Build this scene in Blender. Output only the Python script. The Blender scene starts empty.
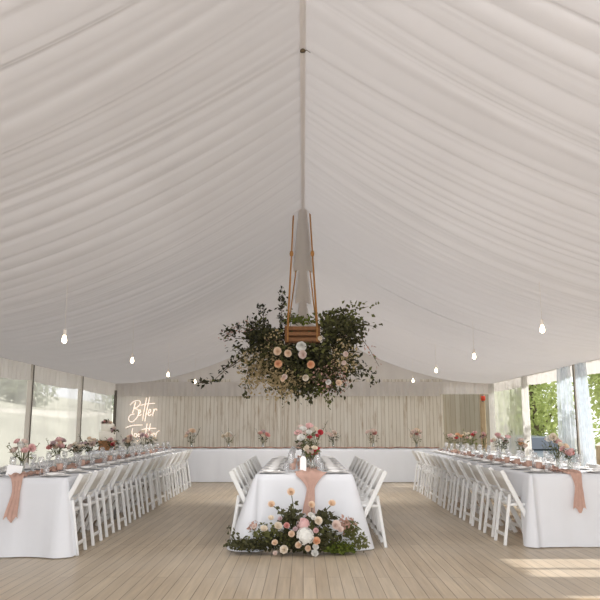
import bpy, math, random
from mathutils import Vector, Matrix
random.seed(7)
R = random.Random(11)
PI = math.pi
SC = bpy.context.scene
COL = SC.collection

# ------------------------------------------------------------------ camera
F, HOR, CX, H = 720.0, 427.0, 303.0, 1.25
TH = math.atan((HOR - 300) / F)
cam_d = bpy.data.cameras.new('camera'); cam = bpy.data.objects.new('camera', cam_d); COL.objects.link(cam)
cam_d.sensor_width = 36; cam_d.lens = F / 600 * 36; cam_d.clip_end = 500
cam.location = (0, 0, H); cam.rotation_euler = (PI / 2 + TH, 0, math.atan((CX - 300) / F))
SC.camera = cam

def at(px, py, Y):
    """point at depth Y seen at a spot of the photo"""
    rx = (px - CX) / F; ry = (300 - py) / F
    fw = math.cos(TH) - ry * math.sin(TH); up = math.sin(TH) + ry * math.cos(TH)
    t = Y / fw
    return Vector((rx * t, Y, H + up * t))

# ------------------------------------------------------------------ materials
def lin(c):
    return tuple((x / 12.92 if x <= .04045 else ((x + .055) / 1.055) ** 2.4) for x in [v / 255 for v in c]) + (1,)

def mat(name, rgb, rough=.7, var=.06, scale=14, metal=0, trans=0, emit=None, estr=0, bump=0, spec=.3):
    m = bpy.data.materials.new(name); m.use_nodes = True
    nt = m.node_tree; N = nt.nodes; L = nt.links; N.clear()
    out = N.new('ShaderNodeOutputMaterial'); b = N.new('ShaderNodeBsdfPrincipled')
    tc = N.new('ShaderNodeTexCoord'); no = N.new('ShaderNodeTexNoise'); no.inputs['Scale'].default_value = scale
    no.inputs['Detail'].default_value = 3
    L.new(tc.outputs['Object'], no.inputs['Vector'])
    c = lin(rgb)
    mx = N.new('ShaderNodeMix'); mx.data_type = 'RGBA'
    mx.inputs['A'].default_value = tuple(max(0, x * (1 - var * 2)) for x in c[:3]) + (1,)
    mx.inputs['B'].default_value = tuple(min(1, x * (1 + var * 2)) for x in c[:3]) + (1,)
    L.new(no.outputs['Fac'], mx.inputs['Factor'])
    L.new(mx.outputs['Result'], b.inputs['Base Color'])
    b.inputs['Roughness'].default_value = rough; b.inputs['Metallic'].default_value = metal
    b.inputs['Specular IOR Level'].default_value = spec
    if emit:
        b.inputs['Emission Color'].default_value = lin(emit); b.inputs['Emission Strength'].default_value = estr
    if bump:
        bp = N.new('ShaderNodeBump'); bp.inputs['Strength'].default_value = bump; bp.inputs['Distance'].default_value = .01
        L.new(no.outputs['Fac'], bp.inputs['Height']); L.new(bp.outputs['Normal'], b.inputs['Normal'])
    last = b.outputs['BSDF']
    if trans:
        t = N.new('ShaderNodeBsdfTranslucent'); L.new(mx.outputs['Result'], t.inputs['Color'])
        ms = N.new('ShaderNodeMixShader'); ms.inputs[0].default_value = trans
        L.new(last, ms.inputs[1]); L.new(t.outputs[0], ms.inputs[2]); last = ms.outputs[0]
    L.new(last, out.inputs['Surface'])
    return m

def clear_mat(name, rgb, clear=.6, gloss=.1, noise_scale=1.5, wob=.15, trans=.5):
    """see-through sheet: part clear, part milky, part mirror"""
    m = bpy.data.materials.new(name); m.use_nodes = True
    nt = m.node_tree; N = nt.nodes; L = nt.links; N.clear()
    out = N.new('ShaderNodeOutputMaterial')
    tr = N.new('ShaderNodeBsdfTransparent'); df = N.new('ShaderNodeBsdfDiffuse'); tl = N.new('ShaderNodeBsdfTranslucent'); gl = N.new('ShaderNodeBsdfGlossy')
    df.inputs['Color'].default_value = lin(rgb); tl.inputs['Color'].default_value = lin(rgb); gl.inputs['Roughness'].default_value = .12
    tc = N.new('ShaderNodeTexCoord'); no = N.new('ShaderNodeTexNoise'); no.inputs['Scale'].default_value = noise_scale
    L.new(tc.outputs['Object'], no.inputs['Vector'])
    mr = N.new('ShaderNodeMapRange'); mr.inputs['From Min'].default_value = .3; mr.inputs['From Max'].default_value = .7
    mr.inputs['To Min'].default_value = 1 - clear - wob; mr.inputs['To Max'].default_value = 1 - clear + wob
    L.new(no.outputs['Fac'], mr.inputs['Value'])
    a = N.new('ShaderNodeMixShader'); a.inputs[0].default_value = trans; L.new(df.outputs[0], a.inputs[1]); L.new(tl.outputs[0], a.inputs[2])
    b = N.new('ShaderNodeMixShader'); L.new(mr.outputs[0], b.inputs[0]); L.new(tr.outputs[0], b.inputs[1]); L.new(a.outputs[0], b.inputs[2])
    c = N.new('ShaderNodeMixShader'); c.inputs[0].default_value = gloss; L.new(b.outputs[0], c.inputs[1]); L.new(gl.outputs[0], c.inputs[2])
    L.new(c.outputs[0], out.inputs['Surface'])
    return m

def floor_mat():
    m = bpy.data.materials.new('washed_boards'); m.use_nodes = True
    nt = m.node_tree; N = nt.nodes; L = nt.links; N.clear()
    out = N.new('ShaderNodeOutputMaterial'); b = N.new('ShaderNodeBsdfPrincipled')
    tc = N.new('ShaderNodeTexCoord'); mp = N.new('ShaderNodeMapping'); mp.inputs['Rotation'].default_value = (0, 0, PI / 2)
    L.new(tc.outputs['Object'], mp.inputs['Vector'])
    br = N.new('ShaderNodeTexBrick'); br.inputs['Scale'].default_value = 1; br.inputs['Brick Width'].default_value = 2.7
    br.inputs['Row Height'].default_value = .104; br.inputs['Mortar Size'].default_value = .0035; br.inputs['Mortar Smooth'].default_value = .3
    br.offset = .37; br.inputs['Bias'].default_value = 0
    br.inputs['Color1'].default_value = lin((184, 168, 145)); br.inputs['Color2'].default_value = lin((170, 153, 130)); br.inputs['Mortar'].default_value = lin((98, 84, 66))
    L.new(mp.outputs[0], br.inputs['Vector'])
    # grain stretched along the boards
    m2 = N.new('ShaderNodeMapping'); m2.inputs['Scale'].default_value = (14, .7, 1); L.new(tc.outputs['Object'], m2.inputs['Vector'])
    gn = N.new('ShaderNodeTexNoise'); gn.inputs['Scale'].default_value = 2; gn.inputs['Detail'].default_value = 6; L.new(m2.outputs[0], gn.inputs['Vector'])
    rp = N.new('ShaderNodeMapRange'); rp.inputs['From Min'].default_value = .3; rp.inputs['From Max'].default_value = .7; rp.inputs['To Min'].default_value = .82; rp.inputs['To Max'].default_value = 1.12
    L.new(gn.outputs['Fac'], rp.inputs['Value'])
    mu = N.new('ShaderNodeMix'); mu.data_type = 'RGBA'; mu.blend_type = 'MULTIPLY'; mu.inputs['Factor'].default_value = 1
    L.new(br.outputs['Color'], mu.inputs['A']); L.new(rp.outputs[0], mu.inputs['B'])
    # worn whitish patches
    wn = N.new('ShaderNodeTexNoise'); wn.inputs['Scale'].default_value = .55; wn.inputs['Detail'].default_value = 3; L.new(tc.outputs['Object'], wn.inputs['Vector'])
    wr = N.new('ShaderNodeMapRange'); wr.inputs['From Min'].default_value = .4; wr.inputs['From Max'].default_value = .68; wr.inputs['To Max'].default_value = .4
    L.new(wn.outputs['Fac'], wr.inputs['Value'])
    mw = N.new('ShaderNodeMix'); mw.data_type = 'RGBA'; L.new(wr.outputs[0], mw.inputs['Factor']); L.new(mu.outputs['Result'], mw.inputs['A']); mw.inputs['B'].default_value = lin((190, 181, 167))
    # cross seams of the floor panels
    sx = N.new('ShaderNodeSeparateXYZ'); L.new(tc.outputs['Object'], sx.inputs[0])
    md = N.new('ShaderNodeMath'); md.operation = 'PINGPONG'; md.inputs[1].default_value = 1.2
    ad = N.new('ShaderNodeMath'); ad.operation = 'ADD'; ad.inputs[1].default_value = 1.7 ; L.new(sx.outputs['Y'], ad.inputs[0]); L.new(ad.outputs[0], md.inputs[0])
    lt = N.new('ShaderNodeMath'); lt.operation = 'LESS_THAN'; lt.inputs[1].default_value = .006; L.new(md.outputs[0], lt.inputs[0])
    mf = N.new('ShaderNodeMath'); mf.operation = 'MULTIPLY'; mf.inputs[1].default_value = .35; L.new(lt.outputs[0], mf.inputs[0])
    ms = N.new('ShaderNodeMix'); ms.data_type = 'RGBA'; L.new(mf.outputs[0], ms.inputs['Factor']); L.new(mw.outputs['Result'], ms.inputs['A']); ms.inputs['B'].default_value = lin((110, 98, 84))
    L.new(ms.outputs['Result'], b.inputs['Base Color']); b.inputs['Roughness'].default_value = .38; b.inputs['Specular IOR Level'].default_value = .35
    bp = N.new('ShaderNodeBump'); bp.inputs['Strength'].default_value = .25; bp.inputs['Distance'].default_value = .004
    L.new(gn.outputs['Fac'], bp.inputs['Height']); L.new(bp.outputs[0], b.inputs['Normal'])
    L.new(b.outputs[0], out.inputs['Surface'])
    return m

def wall_boards(name, c1, c2, gap, stain, stain_amt=.6, width=.098, pale_left=False):
    m = bpy.data.materials.new(name); m.use_nodes = True
    nt = m.node_tree; N = nt.nodes; L = nt.links; N.clear()
    out = N.new('ShaderNodeOutputMaterial'); b = N.new('ShaderNodeBsdfPrincipled'); b.inputs['Roughness'].default_value = .85
    tc = N.new('ShaderNodeTexCoord'); mp = N.new('ShaderNodeMapping'); mp.inputs['Rotation'].default_value = (PI / 2, 0, PI / 2)
    sp = N.new('ShaderNodeSeparateXYZ'); L.new(tc.outputs['Object'], sp.inputs[0])
    cb = N.new('ShaderNodeCombineXYZ'); L.new(sp.outputs['Z'], cb.inputs['X']); L.new(sp.outputs['X'], cb.inputs['Y'])
    br = N.new('ShaderNodeTexBrick'); br.inputs['Scale'].default_value = 1; br.inputs['Brick Width'].default_value = 9; br.inputs['Row Height'].default_value = width
    br.inputs['Mortar Size'].default_value = .006; br.inputs['Mortar Smooth'].default_value = .6
    br.inputs['Color1'].default_value = lin(c1); br.inputs['Color2'].default_value = lin(c2); br.inputs['Mortar'].default_value = lin(gap)
    L.new(cb.outputs[0], br.inputs['Vector'])
    sc = N.new('ShaderNodeMapping'); sc.inputs['Scale'].default_value = (7, 1, .9); L.new(tc.outputs['Object'], sc.inputs['Vector'])
    n = N.new('ShaderNodeTexNoise'); n.inputs['Scale'].default_value = 1.6; n.inputs['Detail'].default_value = 7; n.inputs['Roughness'].default_value = .65; L.new(sc.outputs[0], n.inputs['Vector'])
    mr = N.new('ShaderNodeMapRange'); mr.inputs['From Min'].default_value = .52; mr.inputs['From Max'].default_value = .72; mr.inputs['To Max'].default_value = stain_amt
    L.new(n.outputs['Fac'], mr.inputs['Value'])
    fac = mr.outputs[0]
    if pale_left:
        g = N.new('ShaderNodeMapRange'); g.inputs['From Min'].default_value = -3.9; g.inputs['From Max'].default_value = -3.2; g.inputs['To Min'].default_value = .12
        L.new(sp.outputs['X'], g.inputs['Value']); mm = N.new('ShaderNodeMath'); mm.operation = 'MULTIPLY'; L.new(fac, mm.inputs[0]); L.new(g.outputs[0], mm.inputs[1]); fac = mm.outputs[0]
    base = br.outputs['Color']
    if pale_left:
        g2 = N.new('ShaderNodeMapRange'); g2.inputs['From Min'].default_value = -4.1; g2.inputs['From Max'].default_value = -3.3; g2.inputs['To Min'].default_value = .75; g2.inputs['To Max'].default_value = .0
        L.new(sp.outputs['X'], g2.inputs['Value']); pm = N.new('ShaderNodeMix'); pm.data_type = 'RGBA'; L.new(g2.outputs[0], pm.inputs['Factor']); L.new(base, pm.inputs['A']); pm.inputs['B'].default_value = lin((224, 221, 216)); base = pm.outputs['Result']
    mx = N.new('ShaderNodeMix'); mx.data_type = 'RGBA'; L.new(fac, mx.inputs['Factor']); L.new(base, mx.inputs['A']); mx.inputs['B'].default_value = lin(stain)
    L.new(mx.outputs['Result'], b.inputs['Base Color']); L.new(b.outputs[0], out.inputs['Surface'])
    return m

M = {}
M['liner'] = mat('gathered_white_liner', (208, 204, 203), .9, .01, 3, trans=.42, spec=.05)
M['gable'] = mat('white_gable_cloth', (214, 208, 203), .9, .01, 3)
M['roof'] = mat('white_vinyl_roof', (240, 240, 240), .6, .01, 2, trans=.34)
M['valance'] = mat('white_valance_cloth', (226, 221, 217), .9, .01, 3, trans=.4, spec=.05)
M['cloth'] = mat('white_table_linen', (229, 231, 236), .85, .01, 5, trans=.12, spec=.1)
M['chair'] = mat('white_painted_wood', (226, 226, 225), .45, .015, 9)
M['tan'] = mat('bare_tan_wood', (176, 120, 74), .6, .1, 20)
M['slat'] = mat('white_back_slat', (212, 210, 206), .5, .015, 9)
M['floor'] = floor_mat()
M['back'] = wall_boards('whitewashed_barn_boards', (222, 216, 205), (211, 203, 190), (154, 138, 116), (160, 138, 108), .85, pale_left=True)
M['recess'] = wall_boards('grey_shade_darkened_boards', (168, 162, 150), (152, 146, 132), (120, 110, 95), (132, 120, 100), .6, .13)  # greyer boards, also darkened to paint the shadow in the recess
M['alu'] = mat('aluminium_post', (206, 199, 188), .45, .03, 8)
M['darkpost'] = mat('dark_corner_post', (94, 88, 80), .6, .05)
M['tanpost'] = mat('tan_wood_post', (172, 152, 124), .7, .08, 8)
M['pane'] = clear_mat('clear_plastic_window', (212, 210, 205), .36, .05, .9, .14)
M['milky'] = clear_mat('milky_plastic_window', (214, 212, 204), .40, .05, 2.2, .16)
M['curtain'] = clear_mat('clear_plastic_curtain', (216, 224, 232), .42, .06, 5, .2)
M['sheer'] = clear_mat('white_sheer_curtain', (232, 230, 226), .15, .0, 5, .1)
M['wallcloth'] = mat('white_tent_wall', (222, 218, 212), .9, .01, 3, trans=.35)
M['glass'] = clear_mat('thin_glass', (240, 242, 244), .80, .12, 9, .04)
M['vaseglass'] = clear_mat('vase_glass', (226, 230, 224), .66, .12, 9, .06)
M['plate'] = mat('white_glazed_china', (242, 240, 237), .5, .01, 5, spec=.5)
M['napkin'] = mat('white_linen_napkin', (240, 239, 238), .9, .015, 30)
M['runner'] = mat('dusty_pink_gauze', (206, 171, 157), .9, .08, 18, trans=.3, spec=.05)
M['rust'] = mat('rust_pink_runner', (190, 152, 136), .9, .1, 18, spec=.05)
M['votive'] = mat('terracotta_glass', (208, 172, 156), .3, .05, 9, trans=.2)
M['card'] = mat('white_card', (244, 243, 242), .7, .005)
M['rope'] = mat('brown_rope', (170, 122, 72), .9, .12, 60, bump=.6)
M['crate'] = mat('stained_swing_wood', (132, 88, 52), .6, .18, 22)
M['leaf'] = mat('dark_green_leaf', (74, 73, 46), .55, .3, 4, trans=.2)
M['leaf_shaded'] = mat('shade_darkened_leaf', (50, 50, 32), .6, .3, 4, trans=.15)  # leaf green darkened to paint the shade inside the hanging cloud
M['leaf_olive'] = mat('olive_leaf', (104, 106, 62), .6, .2, 5, trans=.25)
M['leaf_pale'] = mat('pale_dried_blossom', (188, 168, 128), .8, .15, 7, trans=.3)
M['leaf_pink'] = mat('pinkish_blossom', (190, 152, 138), .8, .15, 7, trans=.3)
M['leaf_bright'] = mat('moss_green_fern', (104, 116, 48), .7, .22, 9, trans=.3)
M['leaf_tree'] = mat('garden_tree_leaf', (190, 200, 136), .6, .28, .9, trans=.45)
M['leaf_tree_dark'] = mat('garden_tree_leaf_deep', (158, 172, 104), .6, .25, .9, trans=.4)
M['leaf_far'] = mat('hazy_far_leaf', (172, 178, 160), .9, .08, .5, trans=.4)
M['stem'] = mat('green_stem', (88, 92, 54), .7, .1)
M['bark'] = mat('grey_brown_bark', (104, 92, 78), .9, .15, 10)
for k, c in dict(peach=(249, 226, 204), cream=(245, 235, 220), orange=(244, 202, 166), coral=(234, 180, 174), pink=(241, 208, 206), blush=(242, 226, 218),
                 white=(246, 244, 240), red=(212, 84, 94), mauve=(216, 196, 198)).items():
    M['f_' + k] = mat(k + '_petal', c, .75, .05, 30, trans=.35, spec=.1)
M['bulb'] = mat('glowing_bulb_glass', (255, 236, 206), .3, 0, emit=(255, 232, 200), estr=9)
M['neon'] = mat('warm_white_neon', (255, 240, 224), .3, 0, emit=(255, 232, 212), estr=1.3)
M['brass'] = mat('dark_brass_socket', (96, 82, 62), .45, .05, metal=.5)
M['cord'] = mat('pale_lamp_cord', (214, 204, 194), .8, .02)
M['icing'] = mat('white_buttercream', (240, 234, 222), .6, .02, 20)
M['stand'] = mat('orange_brown_wood', (158, 112, 76), .6, .18, 16)
M['red'] = mat('red_plastic', (200, 70, 46), .5, .05)
M['lawn'] = mat('pale_lawn', (176, 174, 158), .95, .16, .25)
M['path'] = mat('pale_gravel_path', (198, 193, 180), .95, .05, 2)
M['carpaint'] = mat('blue_grey_car_paint', (92, 100, 108), .3, .03, spec=.5)
M['carglass'] = mat('dark_car_glass', (58, 66, 76), .1, .02, spec=.6)
M['rubber'] = mat('black_rubber', (34, 34, 34), .8, .05)
M['grey'] = mat('grey_metal', (128, 128, 126), .5, .05, metal=.4)

# ------------------------------------------------------------------ mesh builder
class MB:
    def __init__(s): s.v = []; s.f = []
    def quad(s, a, b, c, d):
        n = len(s.v); s.v += [tuple(a), tuple(b), tuple(c), tuple(d)]; s.f.append((n, n + 1, n + 2, n + 3))
    def grid(s, rows, close=False):
        n = len(s.v); w = len(rows[0])
        for r in rows: s.v += [tuple(p) for p in r]
        for i in range(len(rows) - 1):
            for j in range(w if close else w - 1):
                k = (j + 1) % w
                s.f.append((n + i * w + j, n + i * w + k, n + (i + 1) * w + k, n + (i + 1) * w + j))
        return n
    def box(s, c, d, rot=None, bev=0):
        """bevelled box: chamfered along its long edges"""
        x, y, z = d[0] / 2, d[1] / 2, d[2] / 2
        b = bev or min(x, y, z) * .25
        loops = []
        for zz, ins in ((-z, b), (-z + b, 0), (z - b, 0), (z, b)):
            X, Y = x - ins, y - ins
            bb = b * .999
            loops.append([(X - bb, -Y, zz), (X, -Y + bb, zz), (X, Y - bb, zz), (X - bb, Y, zz), (-X + bb, Y, zz), (-X, Y - bb, zz), (-X, -Y + bb, zz), (-X + bb, -Y, zz)])
        c = Vector(c)
        loops = [[(rot @ Vector(p) if rot else Vector(p)) + c for p in l] for l in loops]
        n = s.grid(loops, True)
        s.f.append(tuple(reversed(range(n, n + 8)))); s.f.append(tuple(range(n + 24, n + 32)))
    def bar(s, a, b, w, t, side=Vector((1, 0, 0))):
        """rectangular bar from a to b, w across the side axis, t across the other"""
        a, b = Vector(a), Vector(b); z = (b - a).normalized(); x = (side - z * side.dot(z)).normalized(); y = z.cross(x)
        rot = Matrix((x, y, z)).transposed()
        s.box((a + b) / 2, (w, t, (b - a).length), rot, min(w, t) * .2)
    def tube(s, pts, r, seg=6, cap=True):
        pts = [Vector(p) for p in pts]; rows = []
        up = Vector((.13, .2, 1)).normalized()
        for i, p in enumerate(pts):
            t = (pts[min(i + 1, len(pts) - 1)] - pts[max(i - 1, 0)]).normalized()
            x = t.cross(up)
            if x.length < .05: x = t.cross(Vector((1, .1, 0)))
            x.normalize(); y = t.cross(x); rr = r[i] if isinstance(r, (list, tuple)) else r
            rows.append([p + (x * math.cos(2 * PI * k / seg) + y * math.sin(2 * PI * k / seg)) * rr for k in range(seg)])
        n = s.grid(rows, True)
        if cap:
            s.f.append(tuple(range(n, n + seg))); m = n + (len(rows) - 1) * seg; s.f.append(tuple(reversed(range(m, m + seg))))
    def lathe(s, prof, seg=12, c=(0, 0, 0)):
        rows = [[(c[0] + r * math.cos(2 * PI * k / seg), c[1] + r * math.sin(2 * PI * k / seg), c[2] + z) for k in range(seg)] for r, z in prof]
        s.grid(rows, True)
    def leaf(s, p, d, n, l, w):
        """a leaf: two halves folded along the midrib"""
        d = d.normalized(); x = d.cross(n)
        if x.length < .01: x = d.cross(Vector((.3, .5, .8)))
        x.normalize(); u = x.cross(d)
        i = len(s.v)
        m = p + d * l * .45
        s.v += [tuple(p), tuple(m + x * w / 2 + u * w * .18), tuple(p + d * l), tuple(m - x * w / 2 + u * w * .18), tuple(m - u * 0)]
        s.f += [(i, i + 1, i + 4), (i + 1, i + 2, i + 4), (i, i + 4, i + 3), (i + 4, i + 2, i + 3)]
    def mesh(s, name, m, smooth=True):
        me = bpy.data.meshes.new(name); me.from_pydata(s.v, [], s.f); me.validate()
        if m: me.materials.append(m)
        if smooth: me.shade_smooth()
        me.update(); return me
    def build(s, name, m, parent=None, smooth=True):
        return link(name, s.mesh(name, m, smooth), parent)

def link(name, me, parent=None, loc=None):
    o = bpy.data.objects.new(name, me); COL.objects.link(o)
    if parent: o.parent = parent
    if loc is not None: o.location = loc
    return o
def tag(o, label, cat=None, group=None, kind=None):
    o['label'] = label
    if cat: o['category'] = cat
    if group: o['group'] = group
    if kind: o['kind'] = kind
    return o
def thing(name, label, cat, loc=(0, 0, 0), rz=0, group=None):
    o = bpy.data.objects.new(name, None); COL.objects.link(o); o.location = loc; o.rotation_euler = (0, 0, rz); o.empty_display_size = .1
    return tag(o, label, cat, group)
def struct(name, mb, m, label, smooth=False):
    return tag(mb.build(name, m, None, smooth), label, None, None, 'structure')
def copy_tree(o, parent=None):
    c = o.copy(); COL.objects.link(c)
    if parent: c.parent = parent
    for ch in o.children: copy_tree(ch, c)
    return c
ORD = 'first second third fourth fifth sixth seventh eighth ninth tenth eleventh twelfth thirteenth fourteenth fifteenth'.split()

# ------------------------------------------------------------------ the setting
BAYS = [-1.8 + 3 * k for k in range(8)]         # frames of the marquee, 3 m apart
EAVE, RIDGE, HALF = 2.38, 4.2, 5.0
LB = [-1.8, 2.2, 5.2, 9.35, 12.45, 15.75, 19.22]   # seams of the liner along the ridge
def roofline(v): return EAVE + (RIDGE - EAVE) * max(0, 1 - v) ** 1.9
YB = BAYS[-1]

b = MB(); b.box((0, 9, -.06), (11.6, 24, .12), None, .004); struct('floor', b, M['floor'], 'worn whitewashed timber floor boards running down the marquee')
b = MB(); b.box((2.6, 5.56, .007), (6.4, .07, .014), Matrix.Rotation(math.radians(.6), 3, 'Z'), .003); struct('trim_1', b, M['tanpost'], 'thin pale timber threshold strip across the floor at the entrance')

# gathered ceiling liner
def knots(rr, a, bb):
    out = [a]
    while out[-1] < bb - .05:
        w = rr.choice((.05, .06, .08, .1, .14, .2, .28)) * rr.uniform(.8, 1.2)
        out.append(min(bb, out[-1] + w))
    out[-1] = bb
    return out
b = MB()
for side in (-1, 1):
    for k in range(6):
        rr = random.Random(100 * side + k)
        y0, y1 = LB[k], LB[k + 1]
        ks = knots(rr, y0, y1); amp = [rr.uniform(.03, .11) for _ in ks]; tilt = [rr.uniform(-.35, .35) for _ in ks]; lf = [rr.uniform(-.012, .012) for _ in ks]; lf[0] = lf[-1] = 0
        us = []
        for i in range(len(ks) - 1):
            w = ks[i + 1] - ks[i]; n = max(3, int(w / .022))
            us += [(i, j / n) for j in range(n)]
        us.append((len(ks) - 2, 1.0))
        rows = []
        for vi in range(25):
            v = vi / 24
            row = []
            env = .25 + .75 * math.sin(PI * min(1, v * 1.05 + .02)) ** .6
            for i, t in us:
                w = ks[i + 1] - ks[i]; u = ks[i] + w * t
                tb = (u - y0) / (y1 - y0)
                tt = min(1, max(0, t + tilt[i] * t * (1 - t) * 2))
                bulge = amp[i] * w * (1 - (2 * tt - 1) ** 2) * env + (lf[i] * (1 - t) + lf[min(i + 1, len(lf) - 1)] * t) * env
                sag = .09 * math.sin(PI * tb) * 4 * v * (1 - v)
                z = roofline(v) - sag - bulge
                fan = .11 * math.sin(2 * PI * tb) * (1 - v) ** 2 + .05 * math.sin(3 * v + i * .8) * v * (1 - v) * 2 * math.sin(PI * tb)
                uu = min(y1, max(y0, u + fan))
                row.append((side * HALF * v, uu, z - .03 * (1 - v) * tb))
            rows.append(row)
        b.grid(rows)
ceil = struct('ceiling', b, M['liner'], 'white gathered fabric liner swagged under the marquee roof', True)

b = MB()
for sg in (-1, 1):
    b.grid([[(sg * 5.15 * i / 6, -1.7 + 21.3 * j / 7, 4.62 - 2.12 * i / 6 + .03 * math.sin(j * 2.0)) for i in range(7)] for j in range(8)])
struct('roof', b, M['roof'], 'white vinyl marquee roof above the gathered liner', True)
# soft strip under the ridge, stepped at every frame
b = MB()
for k in range(6):
    y0, y1 = LB[k], LB[k + 1]
    far = k >= 3
    w0, w1 = (.05, .17) if far else (.022, .022)
    d0, d1 = (.0, .16) if far else (.0, .015)
    b.grid([[(x * (w0 + (w1 - w0) * t), y0 + (y1 - y0) * t, RIDGE - .03 - (d0 + (d1 - d0) * t) - abs(x) * .5 * (w0 + (w1 - w0) * t)) for x in (-1, -.5, 0, .5, 1)] for t in [i / 8 for i in range(9)]])
    if far:
        for sg in (-1, 1):
            b.grid([[(sg * (w0 + (w1 - w0) * t), y0 + (y1 - y0) * t, RIDGE - .03 - (d0 + (d1 - d0) * t) - .5 * (w0 + (w1 - w0) * t)),
                     (sg * (w0 + (w1 - w0) * t) * 1.02, y0 + (y1 - y0) * t, RIDGE + .02)] for t in [i / 8 for i in range(9)]])
struct('trim_2', b, M['valance'], 'white fabric strip hanging along the marquee ridge', True)
for i, y in enumerate((5.2,)):
    b = MB(); b.lathe([(0, -.02), (.022, -.015), (.022, 0), (.0, .02)], 12); b.tube([(0, 0, -.01), (.03, 0, -.0), (.06, 0, -.02)], .004, 6)
    o = b.build('ridge_hook', M['brass']); o.location = (0, y, RIDGE - .05); tag(o, 'small dark hook on the ridge nearest the camera', 'hook')

# gathered valance along both eaves and across the end wall
def valance(b, x_of, n, z_top, z_bot, nrm, rr, lift=None):
    """pleated band: x_of(t) base point, nrm direction of the pleats"""
    rows = [[] for _ in range(5)]
    ph = 0
    for i in range(n + 1):
        t = i / n; ph += rr.uniform(.5, 1.5)
        a = math.sin(ph) * .022 + math.sin(ph * .37) * .014
        p = Vector(x_of(t)); zb = z_bot + (lift(t) if lift else 0)
        for r in range(5):
            f = r / 4
            rows[r].append((p.x + nrm[0] * a * (.4 + .6 * f), p.y + nrm[1] * a * (.4 + .6 * f), z_top + (zb - z_top) * f))
    b.grid(rows)
vb = {-1: 2.05, 1: 2.14}
for side, nm, lab in ((-1, 'trim_3', 'white pleated valance along the left eave'), (1, 'trim_4', 'white pleated valance along the right eave')):
    b = MB(); rr = random.Random(5 + side)
    for k in range(7):
        y0 = BAYS[k]
        valance(b, lambda t, y0=y0: (side * (HALF - .03), y0 + 3 * t, 0), 110, EAVE + .02, vb[side], (1, 0), rr, lambda t: .05 * abs(2 * t - 1) ** 3)
    struct(nm, b, M['valance'], lab, True)
b = MB(); rr = random.Random(3)
valance(b, lambda t: (-5 + 8.6 * t, YB - .09, 0), 330, 2.42, 2.05, (0, 1), rr)
valance(b, lambda t: (3.6 + 1.4 * t, YB - .09, 0), 60, 2.42, 2.10, (0, 1), rr)
struct('trim_5', b, M['valance'], 'white pleated valance across the top of the end wall', True)
# gable cloth over the end
b = MB(); rows = []
for i in range(121):
    x = -5 + 10 * i / 120; zt = roofline(abs(x) / 5) + .05
    a = .03 * math.sin(i * 1.1) + .02 * math.sin(i * .43 + 1)
    rows.append([(x, YB + .02 + a * (1 - j / 8), 2.36 + (zt - 2.36) * j / 8) for j in range(9)])
b.grid(rows); struct('wall_gable', b, M['gable'], 'white draped cloth closing the gable above the end wall', True)

# end wall of boards with a recess on the right
b = MB(); b.box((-.7, YB + .06, 1.25), (8.6, .1, 2.5), None, .005); struct('wall_back', b, M['back'], 'whitewashed vertical board wall behind the head table')
b = MB(); b.box((4.3, YB + .75, 1.25), (1.7, .1, 2.5), None, .005); struct('wall_recess', b, M['recess'], 'grey board wall, darkened with painted shade, set back at the right corner')
b = MB(); b.box((3.64, YB + .4, 1.25), (.1, .8, 2.5), None, .005); struct('trim_6', b, M['back'], 'pale board end where the back wall steps back')
b = MB(); b.box((4.78, YB + .2, 1.2), (.12, .12, 2.4), None, .01); struct('trim_7', b, M['tanpost'], 'tan timber post at the right end of the recess')

# left side: solid cloth near the camera, clear plastic windows farther in
b = MB(); b.box((-5.03, 2.65, 1.2), (.03, 8.9, 2.4), None, .004); struct('wall_left', b, M['wallcloth'], 'white cloth side wall left of the entrance')
for n, k in enumerate((3, 4, 5, 6)):
    y0, y1 = BAYS[k], BAYS[k + 1]
    rows = []
    for i in range(31):
        y = y0 + .05 + 2.9 * i / 30
        rows.append([(-5.02 + .012 * math.sin(i * .9 + j * .7 + n) + .01 * math.sin(i * .31 * (n + 1)), y, 2.38 * j / 10) for j in range(11)])
    b = MB(); b.grid(rows)
    o = struct('window_%d' % (n + 1), b, M['pane'], ['clear plastic side window nearest on the left', 'clear plastic window left of the first post on the left side', 'clear plastic window between the two posts on the left side', 'clear plastic window in the far left corner'][n], True)
for i, y in enumerate(BAYS[3:7]):
    p = tag(thing('tent_post', 'aluminium tent post, %s from the camera on the left wall' % ORD[i], 'post', (-4.98, y, 0), 0, 'tent posts along the left wall'), 'grey aluminium tent post, %s from the camera along the left wall' % ORD[i])
    b = MB(); b.box((0, 0, 1.19), (.09, .11, 2.38), None, .012); b.build('post_body', M['alu'], p, False)
    b = MB(); b.box((.048, 0, 1.19), (.012, .03, 2.36), None, .003); b.build('keder_track', M['darkpost'], p, False)
    b = MB(); b.box((0, 0, .01), (.2, .2, .02), None, .004); b.build('foot_plate', M['alu'], p, False)
b = MB(); b.box((-4.94, YB - .1, 1.1), (.07, .07, 2.2), None, .01); o = b.build('corner_post', M['darkpost'], None, False); tag(o, 'thin dark post in the far left corner', 'post')

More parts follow.
